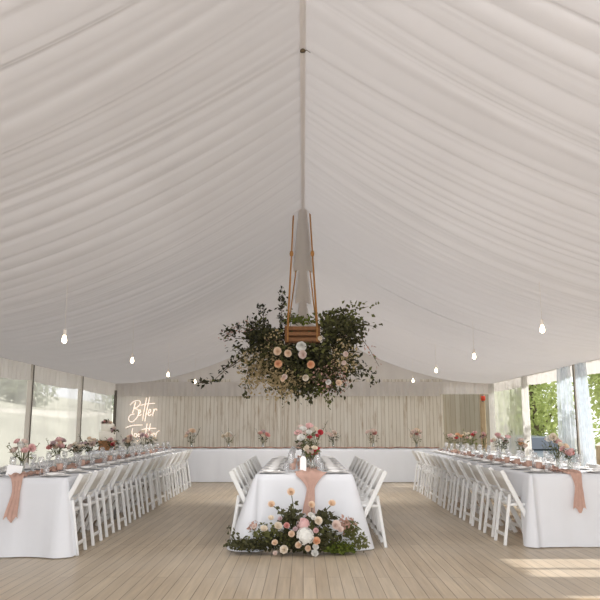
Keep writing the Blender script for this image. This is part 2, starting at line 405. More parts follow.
# right side: unseen cloth wall slotted to shape the sun patches, open bays, milky window in the far corner
b = MB()
for y0, y1 in ((-1.65, 5.55), (5.72, 6.42), (6.74, 6.82), (7.26, 8.3)):
    b.box((5.03, (y0 + y1) / 2, 1.2), (.03, y1 - y0, 2.4), None, .004)
struct('wall_right', b, M['wallcloth'], 'unseen white cloth side wall right of the entrance, slotted to shape sunlight')
rows = []
for i in range(41):
    y = 16.4 + 2.9 * i / 40
    rows.append([(5.02 + .02 * math.sin(i * .9 + j * .4) + .015 * math.sin(i * .37), y, 2.38 * j / 10) for j in range(11)])
b = MB(); b.grid(rows); struct('window_5', b, M['milky'], 'crinkled milky plastic window in the far right corner', True)
for i, y in enumerate(BAYS[4:7]):
    p = thing('tent_post', 'grey aluminium tent post, %s from the camera along the right wall' % ORD[i], 'post', (4.98, y, 0), 0, 'tent posts along the right wall')
    b = MB(); b.box((0, 0, 1.19), (.09, .11, 2.38), None, .012); b.build('post_body', M['alu'], p, False)
    b = MB(); b.box((-.048, 0, 1.19), (.012, .03, 2.36), None, .003); b.build('keder_track', M['darkpost'], p, False)
    b = MB(); b.box((0, 0, .01), (.2, .2, .02), None, .004); b.build('foot_plate', M['alu'], p, False)

def curtain(name, x, y, wtop, wbot, m, label, skew=0):
    b = MB(); rows = []
    for j in range(15):
        f = j / 14; w = wtop + (wbot - wtop) * f ** .8
        rows.append([(x - .09 + .05 * math.sin(i * 1.25 + .3 * j * .3) * (.6 + .4 * f) + .02 * math.sin(i * .5), y + (i / 36 - .5) * w + skew * f, 2.36 - 2.3 * f) for i in range(37)])
    b.grid(rows)
    return tag(b.build(name, m), label, 'curtain')
def on_wall(px):      # depth at which a spot of the right wall is seen
    return 5 * F / (px - CX) * math.cos(TH) * 1.015
curtain('plastic_curtain', 5.0, 13.62, .5, .85, M['curtain'], 'clear plastic side curtain left of the nearest right post', .05)
curtain('plastic_curtain', 5.0, 12.78, .32, .5, M['curtain'], 'clear plastic side curtain right of the nearest right post', -.12)
curtain('sheer_curtain', 4.98, 16.0, .16, .26, M['sheer'], 'narrow white curtain beside the milky window')
curtain('sheer_curtain', 4.98, 18.85, .22, .3, M['sheer'], 'narrow white curtain in the far right corner')
# red box high in the right corner
p = thing('red_box', 'small red box fixed high in the right corner', 'box', (4.78, YB + .095, 2.0))
b = MB(); b.box((0, 0, 0), (.11, .07, .13), None, .015); b.build('case', M['red'], p); b = MB(); b.box((0, .045, 0), (.05, .03, .18), None, .005); b.build('bracket', M['grey'], p)

# ------------------------------------------------------------------ outside
b = MB(); rows = []
for i in range(41):
    x = -90 + i * 2.1
    rows.append([(x if x < -5.8 else -5.8, -30 + j * 4.5, -.4 + .17 * max(0, -x - 6) + .12 * math.sin(x * .3 + j * .8)) for j in range(45)])
b.grid(rows); struct('lawn_slope', b, M['lawn'], 'pale green lawn rising beyond the left windows', True)
b = MB(); rows = []
for j in range(40):
    y = -10 + j * 4; x = -24 + 2 * math.sin(y * .04)
    rows.append([(x + d, y, -.4 + .17 * (-(x + d) - 6) + (.14 if abs(d) < 1 else -.25)) for d in (-2.6, -.9, .9, 2.6)])
b.grid(rows); struct('garden_path', b, M['path'], 'pale path crossing the lawn outside the left windows', True)
b = MB(); b.box((45, 30, -.9), (78, 160, 1.0), None, .01); struct('garden_ground', b, M['lawn'], 'grass ground outside the right opening')

def blob_foliage(b, rr, c, rad, n, l, flat=.9):
    for _ in range(n):
        d = Vector((rr.gauss(0, 1), rr.gauss(0, 1), rr.gauss(0, 1))).normalized()
        k = rr.random() ** .45
        p = Vector((c[0] + d.x * rad[0] * k, c[1] + d.y * rad[1] * k, c[2] + d.z * rad[2] * k))
        dd = (d + Vector((rr.gauss(0, .7), rr.gauss(0, .7), rr.gauss(-.2, .7)))).normalized()
        ll = l * rr.uniform(.6, 1.3)
        b.leaf(p, dd, Vector((rr.gauss(0, .6), rr.gauss(0, .6), 1)), ll, ll * .55)
def tree(name, label, x, y, h, r, n, l, m, seed, group, ground=-.4):
    rr = random.Random(seed); t = thing(name, label, 'tree', (x, y, ground), 0, group)
    b = MB(); b.tube([(0, 0, 0), (.05, .02, h * .25), (-.03, .05, h * .5), (.04, 0, h * .75)], [.13, .11, .08, .04], 8)
    for k in range(5):
        a = k * 1.3; b.tube([(0, 0, h * (.2 + .08 * k)), (math.cos(a) * r * .4, math.sin(a) * r * .4, h * (.4 + .08 * k)), (math.cos(a) * r * .7, math.sin(a) * r * .7, h * (.5 + .08 * k))], [.05, .035, .015], 6)
    b.build('trunk', M['bark'], t)
    b = MB()
    for k in range(9):
        a = rr.uniform(0, 6.28); q = rr.uniform(.1, .75); z = h * rr.uniform(.16, .85)
        s = rr.uniform(.4, .62)
        blob_foliage(b, rr, (math.cos(a) * r * q, math.sin(a) * r * q, z), (r * s, r * s, h * .2), n // 9, l)
    b.build('crown', m, t, False)
    return t
G = 'garden trees outside the right opening'
for lab, x, y, h, r, n, l, m, sd in (
    ('leafy green bush outside the right opening, nearest the plastic curtain', 8.1, 17.0, 4.4, 1.35, 3600, .2, 'leaf_tree', 1),
    ('green bush at the right edge of the photo behind the open bay', 10.4, 20.7, 5.0, 1.8, 3600, .22, 'leaf_tree_dark', 2),
    ('green tree seen left of the plastic curtain, behind the parked car', 9.4, 29.6, 6.0, 2.1, 4200, .24, 'leaf_tree', 3),
    ('deep green tree behind the milky corner window', 9.6, 35.0, 6.6, 2.2, 3600, .26, 'leaf_tree_dark', 4),
    ('large pale tree farthest back beyond the right opening', 17.5, 40, 9, 3.4, 5200, .34, 'leaf_tree', 5),
    ('tall green tree far back at the right edge', 14.3, 30, 8, 2.4, 4600, .3, 'leaf_tree', 6),
    ('green bush close outside the open bay at the right edge', 8.0, 13.6, 4.4, 1.3, 2800, .18, 'leaf_tree_dark', 7),
    ('deep green tree beyond the gap between the right trees', 12.4, 44, 8, 2.6, 4200, .32, 'leaf_tree_dark', 8)):
    tree('garden_tree', lab, x, y, h, r, n, l, M[m], sd, G)
G = 'hazy trees up the lawn'
for i, (x, y, lab) in enumerate(((-23, 99, 'hazy tree up the lawn, seen right of the second left post'), (-29, 78, 'hazy tree up the lawn, seen through the window between the left posts'), (-38, 95, 'hazy tree up the lawn, seen just left of the first post'), (-43, 80, 'hazy tree up the lawn, at the left edge'), (-30, 118, 'tall hazy tree at the top of the lawn'))):
    tree('far_tree', lab, x, y, 6.5 + (i % 2) * 2, 4.5, 2600, .6, M['leaf_far'], 20 + i, G, -.5 + .17 * (-x - 6))

# parked car beyond the opening
t = thing('parked_car', 'blue grey car parked outside beyond the flowers, left of the plastic curtain', 'car', (7.25, 24, -.4), math.radians(12))
prof = [(-2.0, .35), (-2.0, .75), (-1.7, .85), (-1.0, .92), (-.55, 1.34), (.75, 1.38), (1.45, .95), (1.95, .86), (2.0, .4)]
b = MB(); rows = []
for s in (-.84, -.78, 0, .78, .84):
    k = .94 if abs(s) > .8 else 1
    rows.append([(s * (1 if z < .95 else .82), y * k, .35 + (z - .35) * k) for y, z in prof])
b.grid(rows)
for s in (-1, 1):
    n = len(b.v); b.v += [(s * .84 * (1 if z < .95 else .82), y * .94, .35 + (z - .35) * .94) for y, z in prof]; b.f.append(tuple(range(n, n + 9)))
b.build('body', M['carpaint'], t, False)
for s in (-1, 1):
    b = MB(); b.quad((s * .83, -.85, .95), (s * .72, -.5, 1.26), (s * .72, .7, 1.29), (s * .83, 1.2, .95)); b.build('side_window', M['carglass'], t, False)
b = MB(); b.quad((-.68, -1.02, .97), (.68, -1.02, .97), (.62, -.62, 1.31), (-.62, -.62, 1.31)); b.build('windscreen', M['carglass'], t, False)
for sx in (-1, 1):
    for sy in (-1.25, 1.25):
        b = MB(); b.tube([(sx * .72, sy, .32), (sx * .88, sy, .32)], .32, 16); w = b.build('wheel', M['rubber'], t, False)
        b = MB(); b.tube([(sx * .87, sy, .32), (sx * .895, sy, .32)], .18, 12); b.build('hubcap', M['grey'], w, False)
# timber post and metal barrel by the opening
b = MB(); b.box((0, 0, .62), (.11, .11, 1.24), Matrix.Rotation(.03, 3, 'Y'), .012); o = b.build('wooden_post', M['tanpost'], None, False); o.location = (6.62, 16.5, -.4); tag(o, 'short brown wooden post outside at the right edge', 'post')
p = thing('metal_barrel', 'grey metal barrel outside, cut by the right edge', 'barrel', (6.9, 16.3, -.4))
b = MB(); b.lathe([(0, 0), (.3, 0), (.31, .3), (.29, .32), (.31, .6), (.29, .62), (.3, .95), (.28, .96), (.0, .94)], 18); b.build('drum', M['grey'], p)

# ------------------------------------------------------------------ chairs
def make_chair():
    t = thing('folding_chair', 'x', 'chair')
    W = .43; xs = W / 2 - .014
    s = MB()                                                            # seat
    rows = []
    for i in range(7):
        y = .072 + .355 * i / 6
        rows.append([(x * (W / 2 - .035), y, .435 - .012 * math.sin(PI * i / 6) + .006 * abs(x)) for x in (-1, -.5, 0, .5, 1)])
    s.grid(rows); s.grid([[(p[0], p[1], p[2] - .022) for p in r] for r in rows][::-1])
    s.box((0, .074, .424), (W - .1, .014, .03)); s.box((0, .418, .424), (W - .07, .014, .03))
    s.box((-xs + .03, .247, .424), (.016, .35, .03)); s.box((xs - .03, .247, .424), (.016, .35, .03))
    s.build('seat', M['chair'], t)
    for sg in (-1, 1):
        b = MB(); b.bar((sg * xs, -.015, .785), (sg * xs, .385, .0), .026, .048); f = b.build('back_upright', M['chair'], t, False)
        b = MB(); b.bar((sg * (xs - .042), .075, .53), (sg * (xs - .03), -.005, 0), .022, .034); b.build('rear_leg', M['chair'], t, False)
    for z0, z1, nm in ((.575, .775, 'top_slat'), (.485, .55, 'lower_slat')):
        b = MB(); rows = []
        for i in range(9):
            u = -1 + i / 4
            row = []
            for z in (z0, (z0 + z1) / 2, z1):
                y = -.015 + (.785 - z) * .51
                row.append((u * (xs - .012), y - .02 * (1 - u * u), z))
            rows.append([(x, y - .007, z) for x, y, z in row] + [(x, y + .007, z) for x, y, z in row[::-1]])
        b.grid([r + [r[0]] for r in rows]); b.build(nm, M['slat'], t)
    b = MB(); b.box((0, .012, .105), (W - .1, .016, .034)); b.build('rear_rung', M['chair'], t, False)
    b = MB(); b.box((0, .325, .12), (W - .03, .016, .034)); b.build('front_rung', M['chair'], t, False)
    return t
chair0 = make_chair(); used = [False]
def chair(x, y, rz, label, group):
    if not used[0]: o = chair0; used[0] = True
    else: o = copy_tree(chair0)
    o.location = (x, y, 0); o.rotation_euler = (0, 0, rz); tag(o, label, 'chair', group)
    return o

# ------------------------------------------------------------------ tables and cloths
def table(name, label, x0, x1, y0, y1, z=.735):
    t = thing(name, label, 'table', ((x0 + x1) / 2, (y0 + y1) / 2, 0))
    w, l = x1 - x0, y1 - y0
    b = MB(); b.box((0, 0, z - .02), (w - .02, l - .02, .03), None, .006); b.build('tabletop', M['tan'], t, False)
    long_y = l > w; L = l if long_y else w; S = w if long_y else l
    n = max(2, int(L / 2.2) + 1)
    for i in range(n):
        q = -L / 2 + .25 + (L - .5) * i / (n - 1)
        for sg in (-1, 1):
            p = (sg * (S / 2 - .18), q) if long_y else (q, sg * (S / 2 - .18))
            b = MB(); b.tube([(p[0], p[1], 0), (p[0], p[1], z - .03)], .016, 8); b.build('leg', M['grey'], t, False)
    return t

def cloth(name, label, x0, x1, y0, y1, side_drop, end_flare, corner, seed, head=False):
    """linen over a table: full drop at the ends (or, for the head table, all round), short drop where chairs are pushed in"""
    rr = random.Random(seed); z = .75; b = MB()
    r = .03; pts = []
    def edge(ax, ay, bx, by, nx, ny, step=.06):
        L = math.hypot(bx - ax, by - ay); n = max(2, int(L / step))
        for i in range(n): pts.append((ax + (bx - ax) * i / n, ay + (by - ay) * i / n, nx, ny))
    edge(x0 + r, y0, x1 - r, y0, 0, -1); 
    for a in range(6): pts.append((x1 - r + r * math.sin(a * PI / 10), y0 + r - r * math.cos(a * PI / 10), math.sin(a * PI / 10), -math.cos(a * PI / 10)))
    edge(x1, y0 + r, x1, y1 - r, 1, 0)
    for a in range(6): pts.append((x1 - r + r * math.cos(a * PI / 10), y1 - r + r * math.sin(a * PI / 10), math.cos(a * PI / 10), math.sin(a * PI / 10)))
    edge(x1 - r, y1, x0 + r, y1, 0, 1)
    for a in range(6): pts.append((x0 + r - r * math.sin(a * PI / 10), y1 - r + r * math.cos(a * PI / 10), -math.sin(a * PI / 10), math.cos(a * PI / 10)))
    edge(x0, y1 - r, x0, y0 + r, -1, 0)
    for a in range(6): pts.append((x0 + r - r * math.cos(a * PI / 10), y0 + r - r * math.sin(a * PI / 10), -math.cos(a * PI / 10), -math.sin(a * PI / 10)))
    NR = 12; rows = [[] for _ in range(NR + 3)]
    ph = rr.uniform(0, 6)
    for i, (x, y, nx, ny) in enumerate(pts):
        de = min(y - y0, y1 - y); dx = min(x - x0, x1 - x)
        on_side = abs(nx) > .5 and de > .03
        full = .744
        k = 1 - min(1, max(0, (de - .02) / .2))            # 1 at an end, 0 along a side
        k = k * k * (3 - 2 * k)
        drop = full if head else side_drop + (full - side_drop) * k
        cd = max(0, 1 - math.hypot(max(0, de), max(0, dx)) / .3)           # near a corner
        corner_ = corner * (1 if corner < .15 else (1.3 if x < (x0 + x1) / 2 else .8))
        fl = end_flare + corner_ * cd ** 1.5
        if on_side and not head: fl = .015 + (corner_ + .04) * cd ** 1.2
        fold = .014 * math.sin(i * .35 + ph) + .01 * math.sin(i * .83 + 2 * ph) + .006 * math.sin(i * 1.7)
        if not head and on_side and k < .3: fold *= .4
        rows[0].append((x - nx * .034, y - ny * .034, z))
        rows[1].append((x - nx * .012, y - ny * .012, z))
        rows[2].append((x - nx * .003, y - ny * .003, z - .002))
        for j in range(1, NR + 1):
            f = j / NR; o = (fl * f + fold * f ** .7) + .006
            rows[j + 2].append((x + nx * o, y + ny * o, z - .004 - (drop - .008) * f))
    n = b.grid([r[::-1] for r in rows], True)
    b.f.append(tuple(reversed([n + i for i in range(len(pts))])))
    o = b.build(name, M['cloth'], None, True)
    return tag(o, label, 'tablecloth')

def runner(name, label, x, y0, y1, drop, w, m, seed, off=.06, xh=0, spread=.04):
    """crumpled gauze lying down the middle of a table and hanging over the near end"""
    rr = random.Random(seed); b = MB(); rows = []
    n = int((y1 - y0) / .05); ph = rr.uniform(0, 6)
    for i in range(n + 1):
        y = y1 + (y0 - y1) * i / n
        cx = x + .04 * math.sin(y * 2.3 + ph) + .02 * math.sin(y * 5.1)
        ww = w * (.8 + .3 * math.sin(y * 3.7 + ph) + .15 * math.sin(y * 8.2))
        if y - y0 < .25: ww = ww * .5 + .05 + spread * math.sin(PI * min(1, (y - y0) / .25 + .35)); cx = x + (cx - x) * .5 + xh * (1 - (y - y0) / .25)
        rows.append([(cx + ww * (j / 10 - .5), y, .757 + .012 * (1 + math.sin(j * 2.1 + y * 14)) + .01 * (1 + math.sin(j * 1.2 - y * 23))) for j in range(11)])
    m2 = 12
    for i in range(m2 + 1):
        f = i / m2
        ww = .08 + (spread * .9) * max(0, 1 - f / .35) ** 1.5 + .06 * max(0, (f - .35) / .65)
        rows.append([(x + xh + ww * (j / 10 - .5) + .01 * math.sin(f * 5) , y0 - .022 - off * f - .012 * (1 + math.sin(j * 1.9 + f * 2)) * (.3 + .7 * f), .762 - .012 * (1 - f) - drop * f + .03 * math.sin(j * .9) * (f == 1)) for j in range(11)])
    b.grid(rows)
    return tag(b.build(name, m), label, 'table runner')

TL = dict(x0=-3.39, x1=-2.36, y0=7.34, y1=15.95)
TR = dict(x0=2.44, x1=3.46, y0=7.98, y1=15.6)
TC = dict(x0=-.51, x1=.53, y0=7.86, y1=12.25)
TH_ = dict(x0=-3.55, x1=3.2, y0=16.98, y1=17.74)
table('banquet_table', 'long banquet table under white cloth along the left windows', **TL)
table('banquet_table', 'long banquet table under white cloth along the right side', **TR)
table('banquet_table', 'shorter banquet table under white cloth in the middle aisle', **TC)
table('head_table', 'wide head table under white cloth before the board wall', **TH_)
cloth('tablecloth', 'white tablecloth over the long left table, falling to the floor in front', **TL, side_drop=.27, end_flare=.05, corner=.07, seed=1)
cloth('tablecloth', 'white tablecloth over the long right table, falling to the floor in front', **TR, side_drop=.27, end_flare=.05, corner=.08, seed=2)
cloth('tablecloth', 'white tablecloth over the middle table with wide flared front corners', **TC, side_drop=.27, end_flare=.06, corner=.19, seed=3)
cloth('tablecloth', 'white tablecloth over the head table by the board wall', **TH_, side_drop=.74, end_flare=.02, corner=.05, seed=4, head=True)
runner('table_runner', 'dusty pink gauze runner hanging over the front of the left table', -2.83, 7.34, 15.8, .40, .2, M['runner'], 1)
runner('table_runner', 'dusty pink gauze runner hanging over the front of the right table', 2.86, 7.98, 15.5, .38, .2, M['runner'], 2, xh=.07)
runner('table_runner', 'dusty pink gauze runner hanging over the front of the middle table', .04, 7.86, 12.1, .42, .2, M['runner'], 3, xh=.03, spread=.24)
b = MB(); rows = []
for i in range(200):
    x = -3.5 + 6.65 * i / 199
    rows.append([(x, 17.0 + .24 * j / 8 + .02 * math.sin(x * 3), .757 + .014 * (1 + math.sin(i * .9 + j * 1.4)) + .008 * (1 + math.sin(i * .41))) for j in range(9)])
b.grid(rows); tag(b.build('table_runner', M['rust']), 'rust pink runner lying along the front edge of the head table', 'table runner')

# chairs along the tables
NL, NR_, NC = 14, 13, 8
YL = [7.58 + .612 * i for i in range(NL)]
YR = [8.22 + .605 * i for i in range(NR_ - 1)]
YR = [8.24 + .59 * i for i in range(12)]
YC = [8.1 + .53 * i for i in range(NC)]
def jit(s): return R.uniform(-s, s)
for i, y in enumerate(YL):
    chair(-2.235 + jit(.012), y + jit(.03), PI / 2 + jit(.05), 'white folding chair, %s from the front on the aisle side of left long table' % ORD[i], 'chairs on the aisle side of the left table')
for i, y in enumerate(YL):
    if i >= 2: chair(-3.56 + jit(.02), y + jit(.04), -PI / 2 + jit(.06), 'white folding chair, %s from the front on the window side of left long table' % ORD[i - 2], 'chairs on the window side of the left table')
for i, y in enumerate(YR):
    chair(2.165 + jit(.012), y + jit(.03), -PI / 2 + jit(.05), 'white folding chair, %s from the front on the aisle side of right long table' % ORD[i], 'chairs on the aisle side of the right table')
for i, y in enumerate(YR):
    if i >= 1: chair(3.66 + jit(.02), y + jit(.04), PI / 2 + jit(.06), 'white folding chair, %s from the front on the garden side of right long table' % ORD[i - 1], 'chairs on the garden side of the right table')
for sg, nm in ((-1, 'left'), (1, 'right')):
    for i, y in enumerate(YC):
        xx = -.775 if sg < 0 else .855
        chair(xx + jit(.01), y + jit(.02), (-PI / 2 if sg < 0 else PI / 2) + jit(.04), 'white folding chair, %s from the front on the %s side of middle table' % (ORD[i], nm), 'chairs on the %s side of the middle table' % nm)

# ------------------------------------------------------------------ place settings
b = MB(); b.lathe([(0, .004), (.08, .003), (.095, .008), (.149, .0175), (.1525, .0195), (.1515, .0215), (.148, .0212), (.097, .0135), (.092, .0125), (.08, .008), (0, .008)], 24); b.v = [(x, y, z * .65) for x, y, z in b.v]; ME_plate = b.mesh('plate', M['plate'])
b = MB()
rows = []
for i in range(9):
    f = i / 8
    rows.append([(.055 * (j / 6 * 2 - 1) * (1 - .1 * math.sin(PI * f)), -.10 + .2 * f, .012 + .012 * math.sin(PI * j / 6) + .008 * math.sin(f * 8 + j)) for j in range(7)])
b.grid(rows); b.grid([[(p[0], p[1], .001) for p in r] for r in rows][::-1])
ME_napkin = b.mesh('napkin', M['napkin'])
b = MB(); b.lathe([(0, .002), (.034, .002), (.034, .005), (.006, .012), (.004, .09), (.012, .1), (.033, .125), (.036, .15), (.030, .195), (.0285, .195), (.034, .15), (.031, .127), (.0, .104)], 12); ME_wine = b.mesh('wine_glass', M['glass'])
b = MB(); b.lathe([(0, .002), (.03, .002), (.036, .1), (.034, .1), (.028, .01), (0, .01)], 12); ME_tumbler = b.mesh('tumbler', M['glass'])
b = MB(); b.lathe([(0, 0), (.03, 0), (.036, .015), (.038, .07), (.035, .07), (.033, .02), (0, .012)], 12); ME_votive = b.mesh('votive_holder', M['votive'])
TB = {'left': TL, 'right': TR, 'middle': TC}
def setting(tb, side, sname, i, y):
    t = TB[tb]; edge = t['x0'] if side < 0 else t['x1']
    x = lambda d: edge - side * d
    lab = '%s setting from the front, %s side of %s table' % (ORD[i], sname, tb)
    grp = '%s side of the %s table' % (sname, tb)
    o = link('dinner_plate', ME_plate, None, (x(.17), y + jit(.02), .7505)); tag(o, 'white dinner plate, ' + lab, 'plate', 'plates on the ' + grp)
    o = link('napkin', ME_napkin, None, (x(.17), y + jit(.02), .7625)); o.rotation_euler = (0, 0, PI / 2 + jit(.25)); tag(o, 'folded white napkin, ' + lab, 'napkin', 'napkins on the ' + grp)
    o = link('wine_glass', ME_wine, None, (x(.36) + jit(.015), y + .1 + jit(.03), .7505)); tag(o, 'stemmed wine glass, ' + lab, 'glass', 'wine glasses on the ' + grp)
    o = link('water_tumbler', ME_tumbler, None, (x(.34) + jit(.015), y + .19 + jit(.02), .7505)); tag(o, 'clear water tumbler, ' + lab, 'glass', 'tumblers on the ' + grp)
for i, y in enumerate(YL): setting('left', 1, 'aisle', i, y)
for i, y in enumerate(YL): setting('left', -1, 'window', i, y)
for i, y in enumerate(YR): setting('right', -1, 'aisle', i, y)
for i, y in enumerate(YR): setting('right', 1, 'garden', i, y)
for i, y in enumerate(YC): setting('middle', -1, 'left', i, y); setting('middle', 1, 'right', i, y)
for tb, x, ys in (('left', -2.72, (8.3, 9.2, 10.6, 12.2, 13.6)), ('right', 2.74, (8.6, 9.0, 9.5, 10.0, 10.9, 12.4, 13.6)), ('middle', -.12, (8.35, 9.6))):
    for i, y in enumerate(ys):
        o = link('votive_holder', ME_votive, None, (x, y, .7755)); tag(o, 'small terracotta pink votive, %s from the front on the %s table' % (ORD[i], tb), 'candle holder', 'votives on the %s table' % tb)

# ------------------------------------------------------------------ flowers
def rose_mesh(key, r=1.0, rings=((.2, 3, .95), (.45, 5, .8), (.72, 6, .55), (1.0, 7, .25)), seed=0):
    rr = random.Random(seed); b = MB()
    for rad, n, up in rings:
        a0 = rr.uniform(0, 6)
        for k in range(n):
            a = a0 + 2 * PI * k / n; wd = 2 * PI / n * .72
            rows = []
            for i in range(5):
                f = i / 4
                row = []
                for j in range(5):
                    u = j / 4 * 2 - 1
                    aa = a + wd * u * (.4 + .6 * math.sin(PI * (.15 + .75 * f)))
                    rd = rad * (.25 + .75 * math.sin(f * PI / 2) ** .8) * (1 + .06 * u * u) + (.12 * f * f * rad)
                    z = -.55 + f * (.7 + .65 * up) - .1 * u * u * f - (.16 * (1 - up)) * f ** 3
                    row.append((rd * math.cos(aa) * r, rd * math.sin(aa) * r, z * r))
                rows.append(row)
            b.grid(rows)
    b.lathe([(0, -.6 * r), (.3 * r, -.5 * r), (.25 * r, 0), (0, .35 * r)], 8)
    return b.mesh('rose', M['f_' + key])
def hydrangea_mesh(key, seed):
    rr = random.Random(seed); b = MB()
    b.lathe([(0, -.5), (.6, -.35), (.82, 0), (.7, .4), (0, .75)], 12)
    for k in range(90):
        d = Vector((rr.gauss(0, 1), rr.gauss(0, 1), rr.gauss(.3, 1))).normalized()
        p = Vector((d.x, d.y, d.z * .8)) * .9
        x = d.cross(Vector((.2, .3, 1))).normalized(); y = d.cross(x); a = rr.uniform(0, 6)
        for q in range(4):
            e = x * math.cos(a + q * PI / 2) + y * math.sin(a + q * PI / 2)
            b.leaf(p, e + d * .25, d, .24, .2)
    return b.mesh('hydrangea', M['f_' + key], False)
_mc = {}
def bloom_mesh(kind, key):
    if (kind, key) not in _mc: _mc[(kind, key)] = rose_mesh(key, seed=len(_mc)) if kind == 'rose' else hydrangea_mesh(key, len(_mc))
    return _mc[(kind, key)]
NAMES = dict(peach='peach', cream='cream', orange='orange peach', coral='coral pink', pink='pink', blush='blush', white='white', red='red', mauve='mauve pink')
def bloom(parent, p, r, key, facing=Vector((0, -.8, .5)), kind='rose'):
    o = link(kind, bloom_mesh(kind, key), parent, p)
    d = (facing + Vector((jit(.3), jit(.2), jit(.3)))).normalized()
    o.rotation_euler = d.to_track_quat('Z', 'Y').to_euler(); o.scale = (r, r, r)
    o['label'] = '%s %s' % (NAMES[key], kind)
    return o

def vase_flowers(name, label, x, y, z, h, spread, keys, seed, group, vh=.12, br=.035, leafm='leaf', nleaf=60, n_small=0):
    rr = random.Random(seed); t = thing(name, label, 'flowers', (x, y, z), 0, group)
    b = MB(); b.lathe([(0, .002), (.026, .002), (.032, .02), (.03, .06), (.018, vh * .8), (.022, vh), (.019, vh), (.014, vh * .8), (.026, .05), (.02, .012), (0, .01)], 12); b.build('vase', M['vaseglass'], t)
    st = MB(); lf = MB(); tips = []
    keys = keys + [rr.choice(keys) for _ in range(len(keys) // 2)]
    n = len(keys)
    for k in range(n):
        a = 2 * PI * k / n + rr.uniform(-.4, .4); q = spread * rr.uniform(.25, 1) * (.3 if k == 0 else 1)
        p = Vector((math.cos(a) * q, math.sin(a) * q * .8, h * rr.uniform(.68, 1)))
        tips.append(p); st.tube([(0, 0, .02), (p.x * .2, p.y * .2, vh), (p.x * .7, p.y * .7, (vh + p.z) / 2 + .02), p], .0035, 5)
    for k in range(int(nleaf * .65)):
        a = rr.uniform(0, 6.28); q = spread * rr.uniform(.1, .95); zz = vh + (h - vh) * rr.uniform(.05, .75)
        p = Vector((math.cos(a) * q * .7, math.sin(a) * q * .7, zz)); d = Vector((math.cos(a), math.sin(a), rr.uniform(-.5, .8)))
        l = rr.uniform(.035, .075); lf.leaf(p, d, Vector((rr.gauss(0, .5), rr.gauss(0, .5), 1)), l, l * .55)
    for k in range(3):
        a = rr.uniform(0, 6.28); e = Vector((math.cos(a) * spread * 1.25, math.sin(a) * spread, h * rr.uniform(.7, 1.12)))
        st.tube([(0, 0, vh), e * .6 + Vector((0, 0, .03)), e], .0025, 5)
        for q in range(7):
            p = e * (.5 + .5 * q / 6) ; lf.leaf(p, Vector((rr.gauss(0, 1), rr.gauss(0, 1), .3)), Vector((0, 0, 1)), .04, .022)
    st.build('stems', M['stem'], t); lf.build('foliage', M[leafm], t, False)
    for k, (p, key) in enumerate(zip(tips, keys)):
        bloom(t, p, br * rr.uniform(.75, 1.15), key, Vector((p.x * 2, p.y * 2 - .25, .5)))
    return t
GL = 'flower vases on the left table'
VL = [(7.75, 'blush and cream flowers in a vase at the front of the left table', ['blush', 'cream', 'mauve', 'white', 'pink', 'blush'], .33, .13, 'leaf_olive', 30),
      (8.95, 'full pink and peach flowers in the second vase on the left table', ['pink', 'mauve', 'peach', 'pink', 'cream', 'peach', 'mauve', 'coral'], .33, .13, 'leaf', 60),
      (9.65, 'cream flowers with green leaves in the third vase of the left table', ['cream', 'cream', 'peach', 'white', 'blush'], .27, .12, 'leaf', 70),
      (10.35, 'mauve and peach flowers in the vase left of the cake', ['mauve', 'peach', 'cream', 'peach', 'cream', 'blush', 'mauve'], .33, .14, 'leaf', 80),
      (11.55, 'vase with one bright red flower right of the cake', ['red', 'cream', 'blush', 'pink'], .3, .1, 'leaf', 45),
      (12.75, 'pink blush flowers in a dark vase under the neon sign', ['blush', 'pink', 'peach', 'pink', 'mauve'], .33, .11, 'leaf', 70),
      (14.2, 'pale pink flowers near the far end of the left table', ['pink', 'blush', 'white', 'mauve', 'blush', 'cream'], .38, .16, 'leaf', 60),
      (15.2, 'small cream flowers in the farthest vase on the left table', ['cream', 'white', 'blush'], .28, .1, 'leaf', 40)]
for i, (y, lab, keys, h, sp, lm, nl) in enumerate(VL):
    vase_flowers('flower_vase', lab, -2.95 + jit(.03), y, .776, h, sp, keys, 40 + i, GL, leafm=lm, nleaf=nl, br=.039)
GR = 'flower vases on the right table'
VR = [(8.75, 'large white and pink flowers in the front vase of the right table', ['pink', 'blush', 'cream', 'white', 'peach', 'blush', 'white'], .36, .15, 'leaf_olive', 40),
      (8.3, 'coral pink flowers beside the large front vase on the right table', ['coral', 'pink', 'blush', 'pink'], .24, .1, 'leaf', 30),
      (10.15, 'peach flower in a slim vase on the right table', ['peach', 'orange', 'blush'], .3, .07, 'leaf_olive', 16),
      (11.3, 'blush flowers with dark leaves in the vase before the milky window', ['blush', 'mauve', 'blush', 'pink', 'cream'], .36, .15, 'leaf', 110),
      (12.5, 'single tall pink flower in a slim vase on the right table', ['coral', 'pink'], .4, .05, 'leaf', 30),
      (13.4, 'red and white flowers with bright leaves on the right table', ['red', 'white', 'pink', 'cream'], .4, .12, 'leaf_bright', 70),
      (14.3, 'orange and cream flowers toward the far end of the right table', ['orange', 'peach', 'cream', 'orange', 'red'], .36, .14, 'leaf_olive', 50),
      (15.3, 'pale pink flowers at the far end of the right table', ['blush', 'pink', 'blush', 'pink'], .36, .13, 'leaf_olive', 24)]
for i, (y, lab, keys, h, sp, lm, nl) in enumerate(VR):
    vase_flowers('flower_vase', lab, 3.0 + jit(.03), y, .776, h, sp, keys, 60 + i, GR, leafm=lm, nleaf=nl, br=.039)
GH = 'flower vases on the head table'
